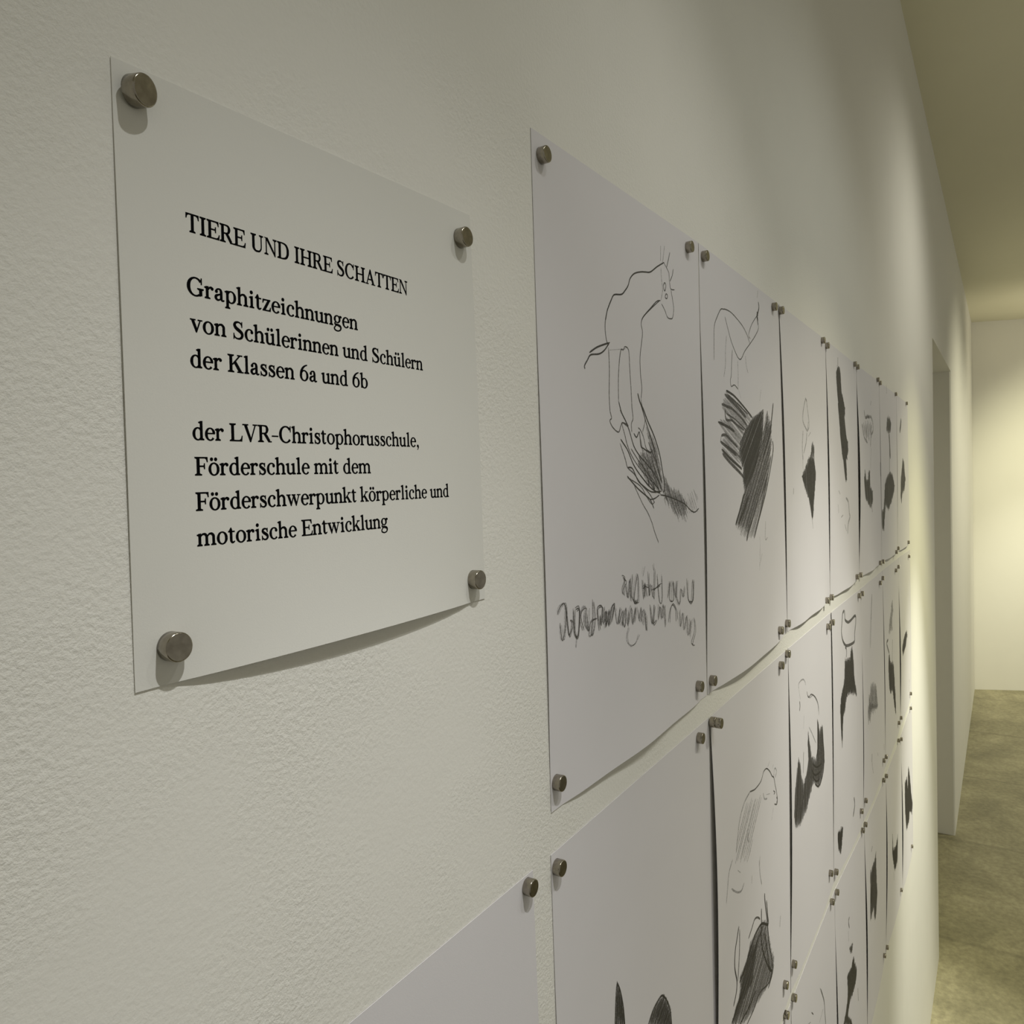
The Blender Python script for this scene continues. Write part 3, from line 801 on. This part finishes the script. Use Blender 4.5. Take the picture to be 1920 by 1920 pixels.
GL = {
'T': (611, g_stem(305, 0, 662, CW, (72, 72))+g_rect(22, 628, 588, 662)+g_poly((22, 662), (18, 490), (40, 490), (72, 590), (140, 630))+g_poly((588, 662), (592, 490), (570, 490), (538, 590), (470, 630))),
'I': (345, g_stem(172, 0, 662, CW, (78, 78), (78, 78))),
'E': (611, g_stem(150, 0, 662, CW, (78, 0), (78, 0))+g_rect(150, 628, 560, 662)+g_poly((560, 662), (566, 500), (544, 500), (515, 590), (450, 630))+g_rect(150, 322, 420, 356)+g_poly((412, 440), (434, 440), (434, 240), (412, 240), (392, 320), (392, 358))+g_rect(150, 0, 585, 34)+g_poly((580, 0), (606, 180), (584, 180), (545, 80), (460, 32))),
'F': (560, g_stem(150, 0, 662, CW, (78, 86), (78, 0))+g_rect(150, 628, 540, 662)+g_poly((540, 662), (546, 490), (524, 490), (495, 590), (430, 630))+g_rect(150, 312, 410, 346)+g_poly((402, 430), (424, 430), (424, 230), (402, 230), (382, 310), (382, 348))),
'L': (600, g_stem(150, 0, 662, CW, (78, 0), (78, 86))+g_rect(150, 0, 570, 34)+g_poly((566, 0), (592, 200), (570, 200), (530, 85), (450, 32))),
'R': (680, g_stem(150, 0, 662, CW, (78, 78), (78, 0))+g_rib((150, 645, 34), (320, 645, 36), (430, 610, 72), (470, 500, 106), (430, 385, 72), (330, 342, 36), (150, 340, 34))+g_rib((320, 345, 70), (410, 250, 104), (520, 90, 104), (570, 30, 90))+g_rect(520, 0, 672, 28)),
'U': (722, g_stem(165, 180, 662, CW, None, (78, 78))+g_rib((165, 240, CW), (178, 120, 104), (260, 32, 66), (370, 14, 50), (490, 40, 46), (565, 140, 38), (578, 250, 36))+g_stem(578, 240, 662, 36, None, (80, 80))),
'N': (722, g_stem(128, 0, 662, 36, (80, 80), (0, 0))+g_stem(596, 0, 662, 36, None, (80, 80))+g_poly((30, 662), (205, 662), (614, 60), (614, -12), (590, -12), (110, 640))),
'D': (722, g_stem(150, 0, 662, CW, (78, 0), (78, 0))+g_rib((150, 645, 34), (330, 643, 38), (500, 590, 74), (590, 450, 104), (602, 330, 112), (590, 210, 104), (500, 72, 74), (330, 19, 38), (150, 17, 34))),
'H': (750, g_stem(155, 0, 662, CW, (78, 78), (78, 78))+g_stem(595, 0, 662, CW, (78, 78), (78, 78))+g_rect(155, 318, 595, 354)),
'S': (556, g_rib((452, 520, 28), (400, 608, 36), (285, 650, 42), (165, 615, 74), (122, 525, 104), (180, 420, 112), (300, 345, 118), (420, 265, 112), (465, 165, 100), (410, 55, 72), (275, 10, 42), (140, 50, 36), (85, 150, 28))+g_poly((440, 470), (464, 470), (464, 668), (444, 668), (436, 600))+g_poly((70, 205), (94, 205), (100, 90), (86, -8), (70, -8))),
'C': (690, g_ring(370, 330, 335, 345, 36, 118, 42, 318)+g_poly((604, 440), (628, 440), (628, 672), (606, 672), (590, 570))),
'G': (740, g_ring(370, 330, 335, 345, 36, 118, 42, 300)+g_poly((604, 450), (628, 450), (628, 672), (606, 672), (590, 570))+g_stem(580, 40, 290, CW, None, (75, 65))+g_rib((520, 30, 44), (580, 60, 60), (590, 120, 60))),
'A': (722, g_poly((95, 10), (135, 10), (372, 600), (352, 676), (340, 676))+g_poly((340, 676), (392, 676), (640, 10), (522, 10), (318, 580))+g_rect(205, 205, 520, 240)+g_rect(20, 0, 225, 28)+g_rect(455, 0, 710, 28)),
'V': (722, g_poly((90, 640), (205, 640), (408, 90), (385, -14), (352, -14))+g_poly((352, -14), (388, -14), (630, 640), (592, 640), (385, 80))+g_rect(15, 634, 270, 662)+g_rect(500, 634, 705, 662)),
'K': (722, g_stem(150, 0, 662, CW, (78, 78), (78, 78))+g_poly((195, 290), (245, 290), (580, 640), (530, 640))+g_poly((280, 370), (360, 450), (650, 20), (510, 20))+g_rect(445, 634, 670, 662)+g_rect(440, 0, 712, 28)),
'n': (530, g_stem(110, 0, 440, B1_, F2, 'flag')+arch(140, 405)),
'h': (530, g_stem(110, 0, 683, B1_, F2, 'flag')+arch(140, 405)),
'm': (810, g_stem(110, 0, 440, B1_, F2, 'flag')+arch(140, 400)+arch(430, 690)),
'r': (385, g_stem(110, 0, 440, B1_, (55, 70), 'flag')+g_rib((145, 320, 26), (200, 400, 46), (270, 425, 60), (320, 405, 70))+g_dot(318, 385, 50)),
'u': (530, g_stem(115, 130, 440, B1_, None, 'flag')+g_rib((115, 180, B1_), (125, 80, 86), (190, 24, 62), (270, 22, 50), (340, 60, 36), (385, 120, 26))+g_stem(400, 0, 440, B1_, (0, 60), 'flag')),
'i': (295, g_stem(148, 0, 440, B1_, F2, 'flag')+g_dot(140, 600, 60)),
'l': (295, g_stem(148, 0, 683, B1_, F2, 'flag')),
'd': (530, g_ring(250, 222, 215, 235, 30, 98, 38, 322)+g_stem(395, 0, 683, B1_, (0, 60), 'flag')+g_rib((400, 330, 20), (340, 420, 34), (410, 360, 24))),
'b': (530, g_ring(275, 222, 215, 235, 30, 98, -142, 142)+g_stem(115, 10, 683, B1_, None, 'flag')),
'p': (530, g_ring(275, 222, 215, 235, 30, 98, -142, 142)+g_stem(115, -217, 440, B1_, F2, 'flag')),
'o': (510, g_ring(255, 222, 228, 238, 30, 100)),
'c': (450, g_ring(250, 222, 222, 238, 30, 100, 50, 315)+g_dot(360, 345, 52)),
'e': (455, g_ring(240, 222, 215, 238, 30, 100, 12, 318)+g_rect(80, 236, 440, 264)),
'a': (470, g_stem(315, 90, 330, B1_)+g_rib((100, 330, 60), (140, 410, 44), (220, 440, 40), (290, 410, 74), (315, 330, B1_))+g_dot(112, 338, 50)+g_rib((315, 268, 30), (220, 230, 40), (110, 180, 76), (82, 110, 92), (130, 35, 66), (220, 32, 40), (310, 100, 30))+g_rib((315, 110, B1_), (335, 40, 66), (385, 18, 46), (450, 45, 24))),
's': (400, g_rib((318, 330, 26), (280, 415, 34), (200, 438, 40), (110, 400, 70), (105, 320, 88), (200, 250, 98), (300, 180, 94), (325, 100, 80), (270, 25, 52), (190, 8, 38), (105, 45, 34), (68, 120, 26))+g_poly((306, 305), (326, 305), (330, 452), (312, 452))+g_poly((54, 155), (76, 155), (76, 40), (66, -8), (54, -8))),
't': (330, g_rib((140, 560, 30), (138, 480, 88), (138, 300, B1_), (138, 110, B1_), (170, 35, 72), (230, 22, 46), (300, 70, 24))+g_rect(24, 418, 295, 450)+g_poly((24, 428), (124, 575), (150, 575), (150, 428))),
'z': (450, g_rect(50, 416, 405, 450)+g_rect(40, 0, 415, 34)+g_poly((300, 440), (405, 440), (155, 12), (40, 12))+g_poly((50, 450), (42, 310), (62, 310), (95, 395), (150, 420))+g_poly((415, 0), (424, 150), (404, 150), (370, 60), (310, 30))),
'g': (510, g_ring(230, 295, 190, 165, 28, 92)+g_rib((335, 395, 30), (390, 430, 40), (450, 425, 60))+g_dot(452, 410, 38)+g_rib((130, 165, 30), (85, 100, 46), (130, 55, 66), (280, 40, 84), (400, 0, 86), (435, -80, 70), (380, -180, 40), (230, -222, 34), (90, -185, 48), (55, -110, 52), (110, -30, 34), (180, 30, 26))),
'v': (500, g_poly((45, 432), (150, 432), (285, 100), (262, -10), (235, -10))+g_poly((235, -10), (265, -10), (430, 432), (396, 432), (262, 80))+g_rect(5, 424, 215, 450)+g_rect(320, 424, 495, 450)),
'w': (745, g_poly((45, 432), (145, 432), (262, 100), (242, -10), (218, -10))+g_poly((218, -10), (246, -10), (400, 432), (366, 432), (246, 90))+g_poly((320, 432), (420, 432), (530, 100), (510, -10), (486, -10))+g_poly((486, -10), (514, -10), (670, 432), (636, 432), (512, 80))+g_rect(5, 424, 205, 450)+g_rect(280, 424, 470, 450)+g_rect(560, 424, 735, 450)),
'k': (530, g_stem(110, 0, 683, B1_, F2, 'flag')+g_poly((150, 190), (195, 190), (430, 432), (385, 432))+g_poly((215, 235), (285, 300), (490, 18), (375, 18))+g_rect(320, 424, 490, 450)+g_rect(330, 0, 530, 26)),
'6': (520, g_ring(262, 215, 225, 228, 32, 100)+g_rib((92, 230, 100), (110, 380, 98), (190, 520, 76), (310, 620, 48), (440, 668, 24))),
',': (260, g_dot(125, 42, 58)+g_rib((150, 50, 60), (165, -10, 50), (140, -90, 30), (80, -145, 16))),
'-': (360, g_rect(25, 228, 335, 258)),
' ': (245, []),
}
for ch, base in (('ü', 'u'), ('ö', 'o')):
    w_, g_ = GL[base]; c_ = w_/2-8
    GL[ch] = (w_, g_+g_dot(c_-88, 590, 55)+g_dot(c_+88, 590, 55))

INK = 13
def text_line(string, ext, size_mm):
    u0, v0, u1, v1 = ext
    TL, TR, BR, BL = SHEETS['S']
    W = math.dist(TL, TR)*1000; Hh = math.dist(TL, BL)*1000
    x0, y0, x1, y1 = u0*W, v0*Hh, u1*W, v1*Hh
    allx = []; pen = 0; place = []
    for ch in string:
        w_, g_ = GL[ch]; place.append((pen, g_)); pen += w_
        for t, pts in g_: allx += [place[-1][0]+q[0] for q in pts]
    sx = math.dist((x0, y0), (x1, y1))/(max(allx)-min(allx)); sy = size_mm/1000
    ang = math.atan2(y1-y0, x1-x0); ca, sa = math.cos(ang), math.sin(ang)
    bm = bmesh.new(); o0 = sign.location
    def P(x, y):
        a = (x-min(allx))*sx; c = y*sy
        X = x0+a*ca+c*sa; Y = y0+a*sa-c*ca
        return bm.verts.new(sheet_point('S', X/W, Y/Hh, .05)-o0)
    for pen, g_ in place:
        for t, pts in g_:
            if t == 'p':
                vs = [P(pen+x, y) for x, y in pts]
                bmesh.ops.triangulate(bm, faces=[bm.faces.new(vs)])
                for (xa, ya), (xb, yb) in zip(pts, pts[1:]+pts[:1]):      # ink spread round the outline
                    dx, dy = xb-xa, yb-ya; n = math.hypot(dx, dy) or 1; ux, uy = dx/n*INK, dy/n*INK
                    bm.faces.new([P(pen+x, y) for x, y in ((xa-ux-uy, ya-uy+ux), (xa-ux+uy, ya-uy-ux), (xb+ux+uy, yb+uy-ux), (xb+ux-uy, yb+uy+ux))])
            else:
                q = [(x, y, w+2*INK) for x, y, w in (catmull(pts, 5) if t == 'r' else pts)]
                L, R = [], []
                for i, (x, y, w) in enumerate(q):
                    a = q[max(i-1, 0)]; c = q[min(i+1, len(q)-1)]
                    dx, dy = c[0]-a[0], c[1]-a[1]; n = math.hypot(dx, dy) or 1
                    L.append(P(pen+x-dy/n*w/2, y+dx/n*w/2)); R.append(P(pen+x+dy/n*w/2, y-dx/n*w/2))
                for i in range(len(q)-1): bm.faces.new((L[i], L[i+1], R[i+1], R[i]))
    bmesh.ops.recalc_face_normals(bm, faces=bm.faces)
    return link_mesh('text_line', bm, PRINT, sign), sx*1000
for s, ext in TEXT:
    o, fs = text_line(s, ext, 9.25)
    print('TEXT', s, round(fs, 2))

# ------------------------------------------------------------------ magnets
def magnet_mesh():
    bm = bmesh.new()
    r, h, bv, n = .0049, .0052, .0005, 40
    prof = [(0, 0), (r-.0002, 0), (r, .0002), (r, h-bv), (r-bv*.3, h-bv*.3), (r-bv, h), (0, h)]
    rings = []
    for rr, y in prof:
        if rr == 0: rings.append([bm.verts.new((0, -y, 0))]); continue
        rings.append([bm.verts.new((rr*math.cos(2*math.pi*i/n), -y, rr*math.sin(2*math.pi*i/n))) for i in range(n)])
    for a, c in zip(rings, rings[1:]):
        for i in range(n):
            j = (i+1) % n
            if len(a) == 1: bm.faces.new((a[0], c[j], c[i]))
            elif len(c) == 1: bm.faces.new((a[i], a[j], c[0]))
            else: bm.faces.new((a[i], a[j], c[j], c[i]))
    bmesh.ops.recalc_face_normals(bm, faces=bm.faces)
    me = bpy.data.meshes.new('disc_magnet'); bm.to_mesh(me); bm.free()
    me.materials.append(STEEL)
    for p in me.polygons: p.use_smooth = abs(p.normal.y) < .95
    return me
mag_me = magnet_mesh()
for key, x, z, h, extra in MAGNETS:
    k_, corner = key.split('-')
    o = bpy.data.objects.new('disc_magnet', mag_me); COL.objects.link(o)
    o.location = (x, -(h+.02)/1000, z)
    o.rotation_euler = (0, random.Random(key).uniform(0, 6), 0)
    short = 'the printed text sign' if k_ == 'S' else SHEET_INFO[k_][0]
    lab = 'round steel magnet at the %s corner of %s' % (corner, short)
    if extra == 'tilt':
        lab = 'round steel magnet tilted outward at the top left corner of the printed text sign'
        o.rotation_euler = (math.radians(7), 0, math.radians(13)); o.location.y -= .0010
    if extra == 'inner': lab = 'inner of two stacked steel magnets at the top left corner of the sloping back drawing'
    if extra == 'outer':
        lab = 'outer of two stacked steel magnets at the top left corner of the sloping back drawing'
        prev = [q for q in MAGNETS if q[4] == 'inner'][0]
        o.location = (prev[1]+.0003, -(prev[3]+.04)/1000-.0052, prev[2]-.0003)
    tag(o, lab, 'magnet', 'steel magnets pinning the sheets')
